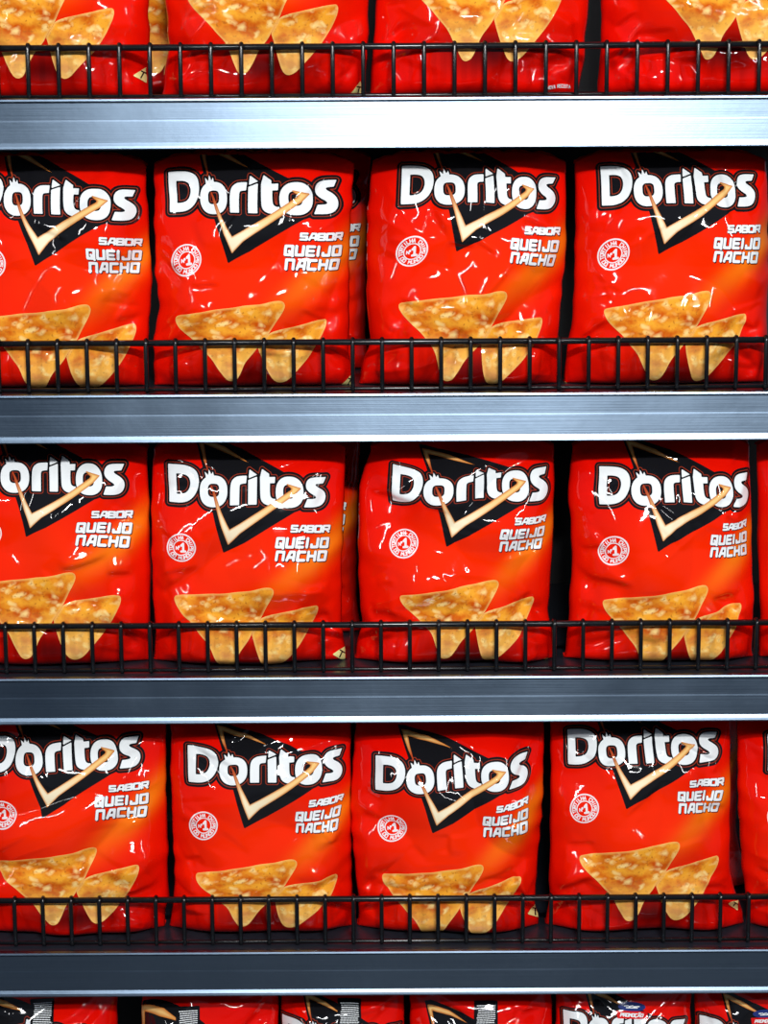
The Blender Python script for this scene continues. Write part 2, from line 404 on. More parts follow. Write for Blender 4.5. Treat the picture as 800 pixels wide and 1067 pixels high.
def arc_strokes(txt, cx, cy, R, a0, a1, w_, h, flip=False):
    out = []; n = len(txt)
    for i, ch in enumerate(txt):
        a = a0+(a1-a0)*i/(n-1)
        for st in GL[ch]:
            q = []
            for px, py in st:
                lx = (px-.5)*w_; ly = (py-.5)*h
                rr = R+(ly if not flip else -ly); da = lx/R*(1 if not flip else -1)
                q.append((cx+rr*math.sin(a+da), cy-rr*math.cos(a+da)))
            out.append(q)
    return out
FLAV = [(text_strokes('SABOR', 303.4, 553.6, 5.8, 6.1, 2.4, .16), 1.08),
        (text_strokes('QUEIJO', 288.0, 569.3, 6.6, 8.6, 3.65, .16), 1.45),
        (text_strokes('NACHO', 287.8, 582.6, 6.9, 8.3, 3.9, .16), 1.45)]
def f_flav(X, Y, ox=0, oy=0, grow=0):
    d = np.full(X.shape, 1e9)
    for strokes, r in FLAV:
        for st in strokes: d = np.minimum(d, sd_seg(st, r+grow, X-ox, Y-oy))
    return d
def f_flavsh(X, Y): return np.minimum(f_flav(X, Y, .7, .8, .2), f_flav(X, Y, 0, 0, .25))
SC = (189.2, 569.7); SR = 15.3
def circ(X, Y): return np.hypot(X-SC[0], Y-SC[1])
SEALT = arc_strokes('TORTILHa CHIPS', SC[0], SC[1], 10.9, -1.8, 1.8, 2.2, 3.1) + arc_strokes('ODnUM OD', SC[0], SC[1], 10.9, 2.2, 4.08, 2.4, 3.1, True) 
SEALN = text_strokes('n', SC[0]-5.2, SC[1]+2.0, 2.2, 3.0, .6) + text_strokes('º', SC[0]-2.9, SC[1]+1.4, 1.4, 3, .6)
def f_disc(X, Y): return circ(X, Y)-SR
def f_sealwhite(X, Y):
    r = circ(X, Y)
    d = np.minimum(np.abs(r-14.4)-.75, np.abs(r-7.9)-.55)
    for st in SEALT: d = np.minimum(d, sd_seg(st, .48, X, Y))
    for st in SEALN: d = np.minimum(d, sd_seg(st, .48, X, Y))
    for st in text_strokes('1', SC[0]-.3, SC[1]+4.0, 4.4, 8.2, 1): d = np.minimum(d, sd_seg(st, 1.15, X, Y))
    return d

def march(fn, bbox, step, level=0.0):
    """marching squares -> dense mesh of the region fn < level"""
    x = np.arange(bbox[0], bbox[2]+step, step); y = np.arange(bbox[1], bbox[3]+step, step)
    X, Y = np.meshgrid(x, y); V = fn(X, Y)-level
    ny, nx = V.shape; ins = V < 0
    vid = -np.ones((ny, nx), int); verts = []; vals = []
    ii, jj = np.nonzero(ins)
    vid[ii, jj] = np.arange(len(ii))
    verts = list(zip(X[ii, jj].tolist(), Y[ii, jj].tolist())); vals = V[ii, jj].tolist()
    cnt = ins[:-1, :-1].astype(int)+ins[1:, :-1]+ins[:-1, 1:]+ins[1:, 1:]
    fi, fj = np.nonzero(cnt == 4)
    faces = np.stack([vid[fi, fj], vid[fi+1, fj], vid[fi+1, fj+1], vid[fi, fj+1]], 1).tolist()
    ecache = {}
    def ev(a, b_):
        key = (a, b_) if a < b_ else (b_, a)
        if key in ecache: return ecache[key]
        va, vb = V[a], V[b_]; t = va/(va-vb)
        verts.append((X[a]+(X[b_]-X[a])*t, Y[a]+(Y[b_]-Y[a])*t)); vals.append(0.0)
        ecache[key] = len(verts)-1
        return ecache[key]
    bi, bj = np.nonzero((cnt > 0) & (cnt < 4))
    for i, j in zip(bi.tolist(), bj.tolist()):
        cs = [(i, j), (i+1, j), (i+1, j+1), (i, j+1)]; poly = []
        for k in range(4):
            a, b_ = cs[k], cs[(k+1) % 4]
            if ins[a]: poly.append(int(vid[a]))
            if ins[a] != ins[b_]: poly.append(ev(a, b_))
        if len(poly) >= 3: faces.append(poly)
    return np.array(verts), faces, np.array(vals)

LB = (166, 445, 350, 582)
ART = {  # name: (mesh data, material, layer)
    'panel': (march(f_panel, LB, 1.0), M_BLACK, 1),
    'line': (march(f_line, LB, .62), M_LINE, 2),
    'letters': (march(f_letters, LB, .8), M_WHITE, 3),
    'gold': (march(f_gold, LB, .8), M_GOLD, 4),
    'flavsh': (march(f_flavsh, (280, 540, 348, 590), .6), M_SHADOW, 1),
    'flav': (march(f_flav, (280, 540, 348, 590), .5), M_WHITE, 2),
    'seal': (march(f_sealwhite, (172, 552, 206, 588), .42), M_PINK, 2),
    'big': (march(f_big, (178, 606, 290, 696), 1.3), M_CHIP, 3),
    'small': (march(f_small, (255, 624, 336, 696), 1.3), M_CHIP, 2),
}
def merge_art(names):
    """several layers of one printed part -> one mesh description"""
    V = []; Fc = []; E = []; L = []; MI = []; mats = []; off = 0
    for nme in names:
        (v, f, e), mt, lay = ART[nme]
        if mt not in mats: mats.append(mt)
        V.append(v); E.append(e); L.append(np.full(len(v), lay)); 
        Fc += [[q+off for q in p] for p in f]; MI += [mats.index(mt)]*len(f); off += len(v)
    return np.concatenate(V), Fc, np.concatenate(E), np.concatenate(L), MI, mats
PARTS = {'logo': merge_art(['panel', 'line', 'letters', 'gold']), 'flavour_text': merge_art(['flavsh', 'flav']),
         'round_emblem': merge_art(['seal']), 'large_chip_picture': merge_art(['big']), 'small_chip_picture': merge_art(['small'])}

# ------------------------------------------------------------------ thin plate spline
class TPS:
    def __init__(s, src, dst, lam=1.0):
        src = np.asarray(src, float); dst = np.asarray(dst, float); n = len(src)
        s.c = src.mean(0); s.sc = src.std()+1e-9
        q = (src-s.c)/s.sc; s.q = q
        K = s.U(q, q)+np.eye(n)*lam*1e-3; P = np.c_[np.ones(n), q]
        A = np.zeros((n+3, n+3)); A[:n, :n] = K; A[:n, n:] = P; A[n:, :n] = P.T
        s.w = np.linalg.solve(A, np.r_[dst, np.zeros((3, 2))])
    def U(s, a, b_):
        r2 = ((a[:, None]-b_[None])**2).sum(-1); return .5*r2*np.log(r2+1e-9)
    def __call__(s, p):
        q = (np.asarray(p, float)-s.c)/s.sc; n = len(s.q)
        return s.U(q, s.q)@s.w[:n]+np.c_[np.ones(len(q)), q]@s.w[n:]

# landmarks of the artwork in design px
DL = {'dtl': (175.7, 483), 'dbl': (176.9, 522.5), 'o1': (222.9, 510.4), 'ib': (263, 525.4), 'str': (339.2, 496.8), 'sbr': (335, 528), 'v': (237.6, 567),
      'seal': SC, 'sab': (341.5, 547), 'nac': (340, 583.5), 'q': (286.2, 571), 'btl': (183, 622), 'btr': (284, 612), 'bt': (237, 691.5),
      'str2': (330.5, 631), 'st': (282, 692), 'ap': (207, 456)}

# ------------------------------------------------------------------ bags
NX, NZ = 124, 170
LAYER = .00016
def smooth1(a, n):
    for _ in range(n): a = np.r_[a[0], (a[:-2]+2*a[1:-1]+a[2:])/4, a[-1]]
    return a

def bag_surface(level, left, right, seed, depth=.079, thick=.040, h=.2435, creases=(), top_lean=.012):
    rng = np.random.RandomState(seed)
    z0 = SHZ[level]-.0018
    zz = np.linspace(0, 1, NZ+1)**1.25*h
    def edge_x(pts):
        W = np.array([back(px, py, depth) for px, py in pts]); o = np.argsort(W[:, 2])
        return smooth1(np.interp(z0+zz, W[o, 2], W[o, 0]), 6)
    XL, XR = edge_x(left), edge_x(right)
    s = np.linspace(0, 1, NX+1); s = s+.035*np.sin(2*math.pi*s)*-1*0
    T = zz/h
    A = np.where(T < .085, (1-(1-np.clip(T/.085, 0, 1))**2.6)**.45, 1.0)
    A = A*np.where(T > .55, 1-.80*((T-.55)/.45)**2.2, 1.0)*(1+.10*np.sin(np.clip((T-.02)/.5, 0, 1)*math.pi))
    B = (1-np.abs(2*s-1)**3.0)**.62
    x = XL[:, None]+(XR-XL)[:, None]*s[None]
    z = np.repeat(zz[:, None], NX+1, 1)
    prof = A[:, None]*B[None]
    # rounded upper and lower corners of the pouch: the ends sag a little at the sides
    z = z-.012*(np.abs(2*s-1)**6)[None]*np.clip((T-.86)/.14, 0, 1)[:, None]
    yf = -thick*prof
    yb = thick*.95*prof
    yf = yf + top_lean*np.clip((T-.5)/.5, 0, 1)[:, None]**2
    yb = yb + top_lean*np.clip((T-.5)/.5, 0, 1)[:, None]**2
    Wd = float(np.mean(XR-XL)); X = (s-.5)[None]*Wd+0*z; Z = z
    smooth = np.stack([x, depth+yf, z0+z], -1).copy()
    D = np.zeros_like(X)
    # broad undulation
    for _ in range(7):
        a = rng.uniform(0, math.pi); k = 2*math.pi/rng.uniform(.07, .16); ph = rng.uniform(0, 6.28)
        D += .0014*np.sin(k*(X*math.cos(a)+Z*math.sin(a))+ph)
    # facets with soft ridges between them
    R2 = np.zeros_like(X)
    for _ in range(6):
        a = rng.uniform(0, math.pi); k = 2*math.pi/rng.uniform(.10, .22); ph = rng.uniform(0, 6.28)
        R2 += np.sin(k*(X*math.cos(a)+Z*math.sin(a))+ph)
    D += .0026*np.sqrt(R2*R2+.02)
    # side puckers
    es = np.minimum(s, 1-s)*Wd
    side = np.exp(-(es/.020)**1.5)[None]
    pk = np.zeros_like(X)
    for _ in range(6):
        k = 2*math.pi/rng.uniform(.022, .09); ph = rng.uniform(0, 6.28, 2)
        pk += np.where(X < 0, np.sin(k*(Z+X*rng.uniform(-.6, .6))+ph[0]), np.sin(k*(Z+X*rng.uniform(-.6, .6))+ph[1]))
    pk *= (.35+.65*np.sin(Z*rng.uniform(20, 50)+rng.uniform(0, 6))**2)
    D += .0009*side*pk*np.clip(1.4-T, .4, 1)[:, None]
    def crease(p0, p1, a, wd, kind):
        nonlocal D
        p0 = np.array(p0); p1 = np.array(p1); e = p1-p0; L = np.hypot(*e)+1e-6; e = e/L; n = np.array([-e[1], e[0]])
        u = (X-p0[0])*e[0]+(Z-p0[1])*e[1]; v = (X-p0[0])*n[0]+(Z-p0[1])*n[1]
        v = v+.05*(u*(L-u))/L*rng.uniform(-4, 4)
        fade = np.clip(u/L/.25, 0, 1)*np.clip((1-u/L)/.35, 0, 1); fade = fade*fade*(3-2*fade)
        av = np.sqrt(v*v+(.0009)**2)
        if kind == 0: D += a*np.exp(-av/wd)*fade
        else: D += a*np.tanh(v/wd*1.3)*np.exp(-(v/(wd*4.5))**2)*fade
    # creases radiating from the lower corners, belly fold, upper corners
    hw = Wd/2
    for sx in (-1, 1):
        for _ in range(6):
            a0 = rng.uniform(.12, 1.45); L = rng.uniform(.03, .085); p = (sx*hw*rng.uniform(.86, 1.0), rng.uniform(.004, .05))
            crease(p, (p[0]-sx*L*math.cos(a0), p[1]+L*math.sin(a0)*.8), rng.choice([-1, 1])*rng.uniform(.0018, .0048), rng.uniform(.003, .008), rng.randint(2))
        for _ in range(5):
            a0 = rng.uniform(.1, 1.3); L = rng.uniform(.03, .08); p = (sx*hw*rng.uniform(.7, .98), h*rng.uniform(.88, .99))
            crease(p, (p[0]-sx*L*math.cos(a0), p[1]-L*math.sin(a0)), rng.choice([-1, 1])*rng.uniform(.001, .0026), rng.uniform(.003, .006), rng.randint(2))
        for _ in range(4):
            a0 = rng.uniform(-.7, .7); L = rng.uniform(.02, .055); p = (sx*hw*rng.uniform(.8, .97), h*rng.uniform(.15, .8))
            crease(p, (p[0]-sx*L*math.cos(a0), p[1]+L*math.sin(a0)), rng.choice([-1, 1])*rng.uniform(.0014, .003), rng.uniform(.003, .006), rng.randint(2))
    for _ in range(5):
        c = np.array([rng.uniform(-.7, .7)*hw, rng.uniform(.03, .075)]); a0 = rng.uniform(-.5, .5); L = rng.uniform(.03, .09)
        dd = np.array([math.cos(a0), math.sin(a0)])*L/2
        crease(c-dd, c+dd, rng.choice([-1, 1])*rng.uniform(.001, .0022), rng.uniform(.003, .006), 1)
    for _ in range(17):
        c = np.array([rng.uniform(-.8, .8)*hw, rng.uniform(.2, .99)*h]); a0 = rng.uniform(-1.5, 1.5); L = rng.uniform(.02, .075)
        dd = np.array([math.cos(a0), math.sin(a0)])*L/2
        crease(c-dd, c+dd, rng.choice([-1, 1])*rng.uniform(.0004, .0013), rng.uniform(.0018, .0045), rng.randint(2))
    # creases seen in the photograph: image end points
    for (ax, ay, bx, by, a, wd, kind) in creases:
        pa, pb = back(ax, ay, depth-thick*.9), back(bx, by, depth-thick*.9); xc = (XL.mean()+XR.mean())/2
        crease((pa[0]-xc, pa[2]-z0), (pb[0]-xc, pb[2]-z0), a, wd, kind)
    att = np.clip(prof*1.6, 0, 1)
    Y = depth+yf-D*att
    e = Y-(FY+.0085); wz = np.clip((.085-z)/.02, 0, 1)            # the film is pressed flat where it meets the wire fence
    Y = Y*(1-wz)+wz*(FY+.0085+.5*(e+np.sqrt(e*e+.002**2)))
    P = np.stack([x, Y, z0+z], -1)
    # puckers also wander the silhouette a little
    P[..., 0] += (.0006*pk*side)*np.sign(X)*np.clip(1-prof*.3, 0, 1)*.6
    Q = np.stack([x, depth+yb+D*att*.6, z0+z], -1)
    Q[:, 0] = P[:, 0]; Q[:, -1] = P[:, -1]; Q[0] = P[0]; Q[-1] = P[-1]
    return P, Q, smooth, XL, XR, z0, h

def normals_grid(P):
    du = np.gradient(P, axis=1); dv = np.gradient(P, axis=0)
    n = np.cross(du, dv); n /= np.linalg.norm(n, axis=-1, keepdims=True)+1e-12
    if n[len(n)//2, P.shape[1]//2, 1] > 0: n = -n
    return n
def bil(G, s, t):
    x = np.clip(s*NX, 0, NX-1e-6); y = np.clip(t*NZ, 0, NZ-1e-6); i = x.astype(int); j = y.astype(int); fx = (x-i)[:, None]; fy = (y-j)[:, None]
    return (G[j, i]*(1-fx)+G[j, i+1]*fx)*(1-fy)+(G[j+1, i]*(1-fx)+G[j+1, i+1]*fx)*fy
def find_st(Pim, px, py):
    d = (Pim[..., 0]-px)**2+(Pim[..., 1]-py)**2
    j, i = np.unravel_index(np.argmin(d), d.shape)
    s, t = i/NX, j/NZ
    # extrapolate / refine linearly with the local jacobian
    i0 = min(max(i, 1), NX-1); j0 = min(max(j, 8), NZ-8)
    J = np.stack([(Pim[j0, min(i0+1, NX)]-Pim[j0, i0-1])*NX/2, (Pim[j0+1, i0]-Pim[j0-1, i0])*NZ/2], 1)
    r = np.array([px, py])-Pim[j, i]
    ds = np.linalg.solve(J, r)
    return s+np.clip(ds[0], -.5, .5), t+np.clip(ds[1], -.6, .6)

TQ = np.array([1.0, 1.0])
def add_decal(bag, name, P, N, org, st, faces, uv, edge, lay, MI, mats, label=None):
    ok = (st[:, 0] > .004) & (st[:, 0] < .996) & (st[:, 1] > .002) & (st[:, 1] < .996)
    if ok.sum() < 30: return None
    V = bil(P, st[:, 0], st[:, 1])+bil(N, st[:, 0], st[:, 1])*((lay*LAYER+.00018)[:, None])-org
    okl = ok.tolist()
    keep = [k for k, f in enumerate(faces) if all(okl[q] for q in f)]
    if len(keep) < 5: return None
    used = np.zeros(len(V), bool)
    fs = [faces[k] for k in keep]
    for f in fs:
        for q in f: used[q] = True
    re = np.cumsum(used)-1; rl = re.tolist()
    fs = [[rl[q] for q in f] for f in fs]
    me = mesh_np(name, V[used], fs, mats[0], uv=uv[used], edge=edge[used])
    for mt in mats[1:]: me.materials.append(mt)
    me.polygons.foreach_set('material_index', np.array([MI[k] for k in keep], np.int32))
    # make every face look outwards
    p = me.polygons[len(me.polygons)//2]
    if p.normal.dot(Vector((0, -1, .0))) < 0: me.flip_normals()
    me.update()
    o = link_obj(name, me, bag)
    if label: o['label'] = label
    return o

BAGS = {}
def make_bag(key, level, left, right, lm, label, seed, parts=('logo', 'flavour_text', 'round_emblem', 'small_chip_picture', 'large_chip_picture'),
             group='red chip bags along the shelf fronts', extra=None, **kw):
    P, Q, sm, XL, XR, z0, h = bag_surface(level, left, right, seed, **kw)
    depth = kw.get('depth', .079)
    org = np.array([float((XL[10]+XR[10])/2), depth, z0])
    bag = bpy.data.objects.new('chip_bag', None); COL.objects.link(bag); bag.location = org
    tag(bag, label, 'snack bag', group)
    N = normals_grid(P)
    Pim = project(P*.5+sm*.5)
    if 'ap' not in lm and 'dtl' in lm:
        a, b_ = np.array(lm['dtl']), np.array(lm['str']); sc = np.linalg.norm(b_-a)/163.5
        e = (b_-a)/np.linalg.norm(b_-a); th = math.atan2(e[1], e[0])-math.atan2(13.8, 163.5)
        dx, dy = 31.3*sc, -27*sc
        lm = dict(lm); lm['ap'] = (a[0]+dx*math.cos(th)-dy*math.sin(th), a[1]+dx*math.sin(th)+dy*math.cos(th))
    ks = list(lm); st = np.array([find_st(Pim, *lm[k]) for k in ks]); src = np.array([DL[k] for k in ks])
    tf = TPS(src, st, .6); ti = TPS(st, src, .6)
    # pouch: front and back sheets in one closed mesh
    nxx = NX+1; nf = (NZ+1)*nxx
    jj, ii = np.meshgrid(np.arange(NZ), np.arange(NX), indexing='ij'); a = (jj*nxx+ii).ravel()
    ff = np.stack([a, a+1, a+nxx+1, a+nxx], 1)
    bidx = np.arange(nf).reshape(NZ+1, nxx)
    bmap = np.full((NZ+1, nxx), -1); bmap[1:-1, 1:-1] = nf+np.arange((NZ-1)*(NX-1)).reshape(NZ-1, NX-1)
    bmap = np.where(bmap < 0, bidx, bmap)
    fb = np.stack([bmap[:-1, :-1].ravel(), bmap[1:, :-1].ravel(), bmap[1:, 1:].ravel(), bmap[:-1, 1:].ravel()], 1)
    V = np.r_[P.reshape(-1, 3), Q[1:-1, 1:-1].reshape(-1, 3)]-org
    gs, gt = np.meshgrid(np.arange(nxx)/NX, np.arange(NZ+1)/NZ); stg = np.stack([gs.ravel(), gt.ravel()], 1)
    uvf = ti(stg); uvb = np.tile([[100, 300]], (len(V)-nf, 1))
    me = mesh_np('pouch', V, ff.tolist()+fb.tolist(), M_POUCH, uv=np.r_[uvf, uvb])
    link_obj('pouch', me, bag)
    # crimped seals
    rng = np.random.RandomState(seed+77)
    def seal(name, row, dirs, wd):
        E = P[row]; n = len(E); rows = []
        for k, (dy, dz) in enumerate(dirs):
            wob = .0012*np.sin(np.arange(n)*.35+rng.uniform(0, 6))*(k > 0)
            rows.append(np.stack([E[:, 0], E[:, 1]+dy+.0006*(k % 2), E[:, 2]+dz+wob], -1))
        R = np.array(rows); m0 = len(dirs)
        R2 = R.copy(); R2[..., 2] += .0007; R2[..., 1] += .0004
        v = np.r_[R.reshape(-1, 3), R2.reshape(-1, 3)]-org; f = []; o2 = m0*n
        for k in range(m0-1):
            for i in range(n-1):
                q = k*n+i; f.append((q, q+n, q+n+1, q+1)); f.append((o2+q, o2+q+1, o2+q+n+1, o2+q+n))
        for i in range(n-1): f.append(((m0-1)*n+i, o2+(m0-1)*n+i, o2+(m0-1)*n+i+1, (m0-1)*n+i+1)); f.append((i, i+1, o2+i+1, o2+i))
        m_ = mesh_np(name, v, f, M_BACK, smooth=False)
        link_obj(name, m_, bag)
    seal('top_seal', -1, [(0, -.001), (.003, 0), (.006, .0002), (.009, 0), (.012, .0003), (.016, -.001)], .016)
    seal('bottom_seal', 0, [(0, .0015), (.003, .0008), (.006, .001), (.009, .0008), (.012, .001)], .012)
    for nme in parts:
        v, f, e, lay, MI, mats = PARTS[nme]
        add_decal(bag, nme.replace('large_', '').replace('small_', ''), P, N, org, tf(v), f, v, e, lay, MI, mats,
                  {'large_chip_picture': 'larger printed golden chip', 'small_chip_picture': 'smaller printed golden chip half behind the larger one'}.get(nme))
    # extra marks given in image coordinates
    for ex in (extra or []):
        v, f, e, lay, MI, mats = ex['art']
        c = ex['at']; sc = ex.get('scale', 1); an = ex.get('rot', 0)
        img = np.stack([c[0]+sc*(v[:, 0]*math.cos(an)-v[:, 1]*math.sin(an)), c[1]+sc*(v[:, 0]*math.sin(an)+v[:, 1]*math.cos(an))], -1)
        pts = [(-15, -15), (15, -15), (-15, 15), (15, 15), (0, 0)]
        dst = np.array([find_st(Pim, c[0]+sc*(p[0]*math.cos(an)-p[1]*math.sin(an)), c[1]+sc*(p[0]*math.sin(an)+p[1]*math.cos(an))) for p in pts])
        add_decal(bag, ex['name'], P, N, org, TPS(pts, dst, .1)(v), f, v+np.array([100, 300]), e, lay, MI, mats, ex.get('label'))
    BAGS[key] = bag
    return bag

def march_art(items):
    V = []; Fc = []; E = []; L = []; MI = []; mats = []; off = 0
    for fn, bb, st, mt, lay in items:
        v, f, e = march(fn, bb, st)
        if mt not in mats: mats.append(mt)
        V.append(v); E.append(e); L.append(np.full(len(v), lay)); Fc += [[q+off for q in p] for p in f]; MI += [mats.index(mt)]*len(f); off += len(v)
    return np.concatenate(V), Fc, np.concatenate(E), np.concatenate(L), MI, mats
def strokes_fn(sts, r):
    def fn(X, Y):
        d = np.full(X.shape, 1e9)
        for s_ in sts: d = np.minimum(d, sd_seg(s_, r, X, Y))
        return d
    return fn
TRI = [(0, -11), (10, 8), (-10, 8)]
A_TSYM = march_art([(lambda X, Y: sd_poly(TRI, X, Y), (-12, -12, 12, 10), .8, M_YELLOW, 5), (strokes_fn([[(-3.4, -2.5), (3.4, -2.5)], [(0, -2.5), (0, 6)]], .9), (-6, -6, 6, 8), .4, M_BLACK, 6)])
A_NOVA = march_art([(strokes_fn(text_strokes('nOVa RECEITa', -14.5, 1.8, 1.55, 3.0, .85), .33), (-17, -3, 17, 4), .3, M_WHITE, 4)])
def fine_print():
    rng = random.Random(4); st = []
    y = -12
    while y < 14:
        x = -10.0+rng.uniform(0, 2)
        while x < 9.5:
            L = rng.uniform(1, 3.2); st.append([(x, y), (min(x+L, 10), y)]); x += L+1.15
        y += 2.25
    return st
A_FINE = march_art([(lambda X, Y: np.maximum(np.abs(X)-13, np.abs(Y)-17), (-14, -18, 14, 18), 1.5, M_BLACK, 6), (strokes_fn(fine_print(), .50), (-12, -14, 12, 15), .4, M_WHITE, 7)])
A_PROMO = march_art([(lambda X, Y: np.maximum(np.abs(X-.2*Y)-17, np.abs(Y-4)-4.2), (-20, -2, 20, 9), .8, M_LABEL, 6),
                     (lambda X, Y: np.hypot(X/15, (Y+5)/5.2)*5.2-5.2, (-17, -11, 17, 1), .8, M_BLUE, 6),
                     (strokes_fn(text_strokes('PROMOÇÃO', -12.2, 5.8, 2.2, 3.2, .95, .2), .55), (-16, -1, 16, 9), .35, M_WHITE, 7),
                     (strokes_fn([[(-8, -5.5), (-4, -6)], [(-3, -5), (1, -6)], [(2, -5), (8, -5.5)], [(-6, -3.6), (6, -3.8)]], .6), (-12, -9, 12, -1), .4, M_WHITE, 7)])
def tsym(x, y, sc=.9, rot=0.0): return dict(art=A_TSYM, at=(x, y), scale=sc, rot=rot, name='triangle_mark', label='small yellow triangle mark with a black T')

LK = ['dtl', 'dbl', 'str', 'sbr', 'ib', 'v', 'seal', 'sab', 'nac', 'q', 'btl', 'btr', 'bt', 'str2', 'st']
def lmk(*v, **k):
    d = {n: v[i] for i, n in enumerate(LK) if v[i] is not None}; d.update(k); return d

SEC = 'second shelf'; THI = 'third shelf'; LOW = 'fourth shelf'
# ---- second shelf
make_bag('b1', 1, [(-46, 160), (-47, 300), (-44, 404)], [(151, 158), (153, 221), (158, 271), (157, 322), (154, 357), (154, 388), (153, 404)],
         lmk((-27, 180), (-26, 221), (141.2, 198.1), (137.9, 229.7), (58.2, 223.4), (40.5, 265.2), (-10, 275), (145.5, 249.2), (145.5, 284.1), (90.6, 270.2), (-14, 333), (93, 318), (41.7, 404), (141, 338.5), (93.6, 404)),
         'red chip bag cut off by the left photo edge, '+SEC, 11, creases=[(25, 165, 40, 215, .0022, .003, 0), (95, 172, 120, 190, .002, .003, 1), (30, 232, 72, 252, .0025, .0035, 1), (112, 300, 135, 312, .002, .004, 1), (118, 335, 146, 328, .0015, .003, 1)])
make_bag('b2', 1, [(159, 160), (160, 200), (162, 289), (166, 317), (160, 352), (160, 380), (161, 404)], [(369, 160), (367, 200), (364, 260), (364, 330), (363, 358), (368, 395), (366, 405)],
         lmk((175.9, 179.5), (177.3, 221.2), (350.4, 187.6), (348.4, 222.6), (263.6, 222), (242, 262.9), (195.1, 270.9), (354.7, 242.2), (352.7, 280.1), (295.2, 267.2), (184.5, 330.4), (295.2, 314.6), (242, 395.1), (339.8, 333.3), (290.9, 397.4)),
         'red chip bag, second from the left on the '+SEC+', its logo widest and level', 12, extra=[tsym(364, 396, .7, .3)],
         creases=[(160, 262, 196, 298, .0025, .003, 1), (196, 298, 232, 296, .002, .003, 1), (168, 165, 205, 190, .002, .003, 0), (185, 165, 262, 175, .0015, .003, 1), (312, 320, 348, 338, .002, .003, 1), (350, 165, 358, 230, .002, .003, 0)])
make_bag('b3', 1, [(388, 160), (382, 231), (382, 317), (386, 352), (376, 385), (374, 404)], [(590, 162), (590, 260), (584, 317), (581, 358), (580, 398), (580, 405)],
         lmk((418.9, 173.2), (417.4, 212.6), (578.5, 185.3), (574.1, 218.3), (510.9, 211.1), (481.6, 251.4), (429.5, 262), (581.3, 237), (576.4, 276.7), (531, 260), (416, 317.5), (526.7, 304.6), (466.3, 395.1), (564.1, 331.9), (510.9, 398.6)),
         'red chip bag, third from the left on the '+SEC+', glare across its V tip', 13,
         creases=[(448, 215, 466, 250, .003, .0035, 1), (462, 252, 500, 258, .003, .0035, 1), (487, 246, 520, 268, .0028, .003, 1), (415, 312, 445, 320, .002, .003, 1), (400, 250, 455, 245, .002, .004, 0), (406, 350, 420, 340, .002, .004, 1)])
make_bag('b4', 1, [(600, 160), (599, 255), (597, 320), (595, 342), (590, 362), (588, 392), (588, 404)], [(800, 160), (801, 250), (799, 330), (799, 404)],
         lmk((625.4, 173.9), (626.8, 214.3), (784.9, 182.1), (783.5, 215.1), (717.5, 211.8), (692.2, 253.6), (639.1, 265.2), (789.8, 234.4), (788.2, 273.4), (742.3, 259.1), (630, 323.8), (739.5, 304.5), (681.8, 394.7), (776.6, 327.9), (725.8, 395.8)),
         'red chip bag touching the right photo edge on the '+SEC, 14, extra=[tsym(588, 400, .7, -.4)],
         creases=[(632, 160, 660, 190, .003, .003, 1), (700, 165, 785, 182, .002, .003, 1), (770, 336, 790, 345, .003, .003, 1), (617, 275, 640, 320, .0022, .003, 0), (660, 240, 668, 300, .0018, .004, 0)])
# ---- third shelf
make_bag('c1', 2, [(-50, 464), (-50, 600), (-47, 700)], [(152, 465), (155, 523), (157, 596), (156, 657), (157, 700)],
         lmk((-33, 471), (-32, 511), (129.6, 482.9), (126.6, 514.5), (56.5, 512.1), (31.7, 549.9), (-13, 557), (135.7, 532.3), (135.2, 569.3), (78.4, 555.2), (-25, 610), (77.4, 597.3), (28, 684.3), (125.4, 620.5), (77.9, 685.5)),
         'red chip bag cut off by the left photo edge, '+THI, 21, creases=[(60, 592, 118, 574, .0035, .004, 1), (108, 596, 140, 598, .003, .004, 1), (122, 612, 128, 645, .0025, .003, 0), (92, 480, 104, 468, .002, .003, 0), (75, 515, 50, 540, .0015, .003, 1)])
make_bag('c2', 2, [(159, 467), (157, 536), (159, 622), (162, 657), (160, 700)], [(360, 467), (357, 565), (356, 600), (356, 651), (360, 675), (361, 700)],
         dict({k: DL[k] for k in LK}, ap=(207, 456)), 'red chip bag, second from the left on the '+THI, 22,
         extra=[tsym(355, 680, .7, .5)],
         creases=[(196, 472, 222, 494, .003, .003, 0), (165, 550, 190, 568, .0018, .003, 1), (318, 470, 350, 480, .002, .003, 1), (290, 640, 332, 645, .0022, .003, 1), (325, 555, 355, 590, .0022, .004, 0)])
make_bag('c3', 2, [(386, 464), (374, 507), (373, 594), (377, 645), (372, 670), (368, 698)], [(578, 467), (577, 536), (574, 594), (571, 634), (575, 663), (577, 685), (574, 700)],
         lmk((409.5, 483.1), (409.5, 521.9), (568.5, 485.9), (566.4, 520.4), (499.4, 519), (470.7, 559.3), (420.4, 566.4), (567, 536.3), (563.6, 570.2), (519.6, 561.6), (417.5, 621.1), (518.1, 605.3), (463.5, 684.3), (555.5, 622), (508, 686.3), ap=(440.5, 468)),
         'red chip bag, third from the left on the '+THI+', flavour text buckled', 23, extra=[tsym(568, 689, .6, .2)],
         creases=[(383, 516, 440, 526, .003, .0035, 1), (440, 526, 470, 535, .002, .003, 1), (412, 628, 440, 648, .003, .003, 1), (518, 553, 566, 553, .0025, .003, 0), (540, 630, 556, 615, .002, .003, 1), (392, 470, 412, 492, .0022, .003, 1)])
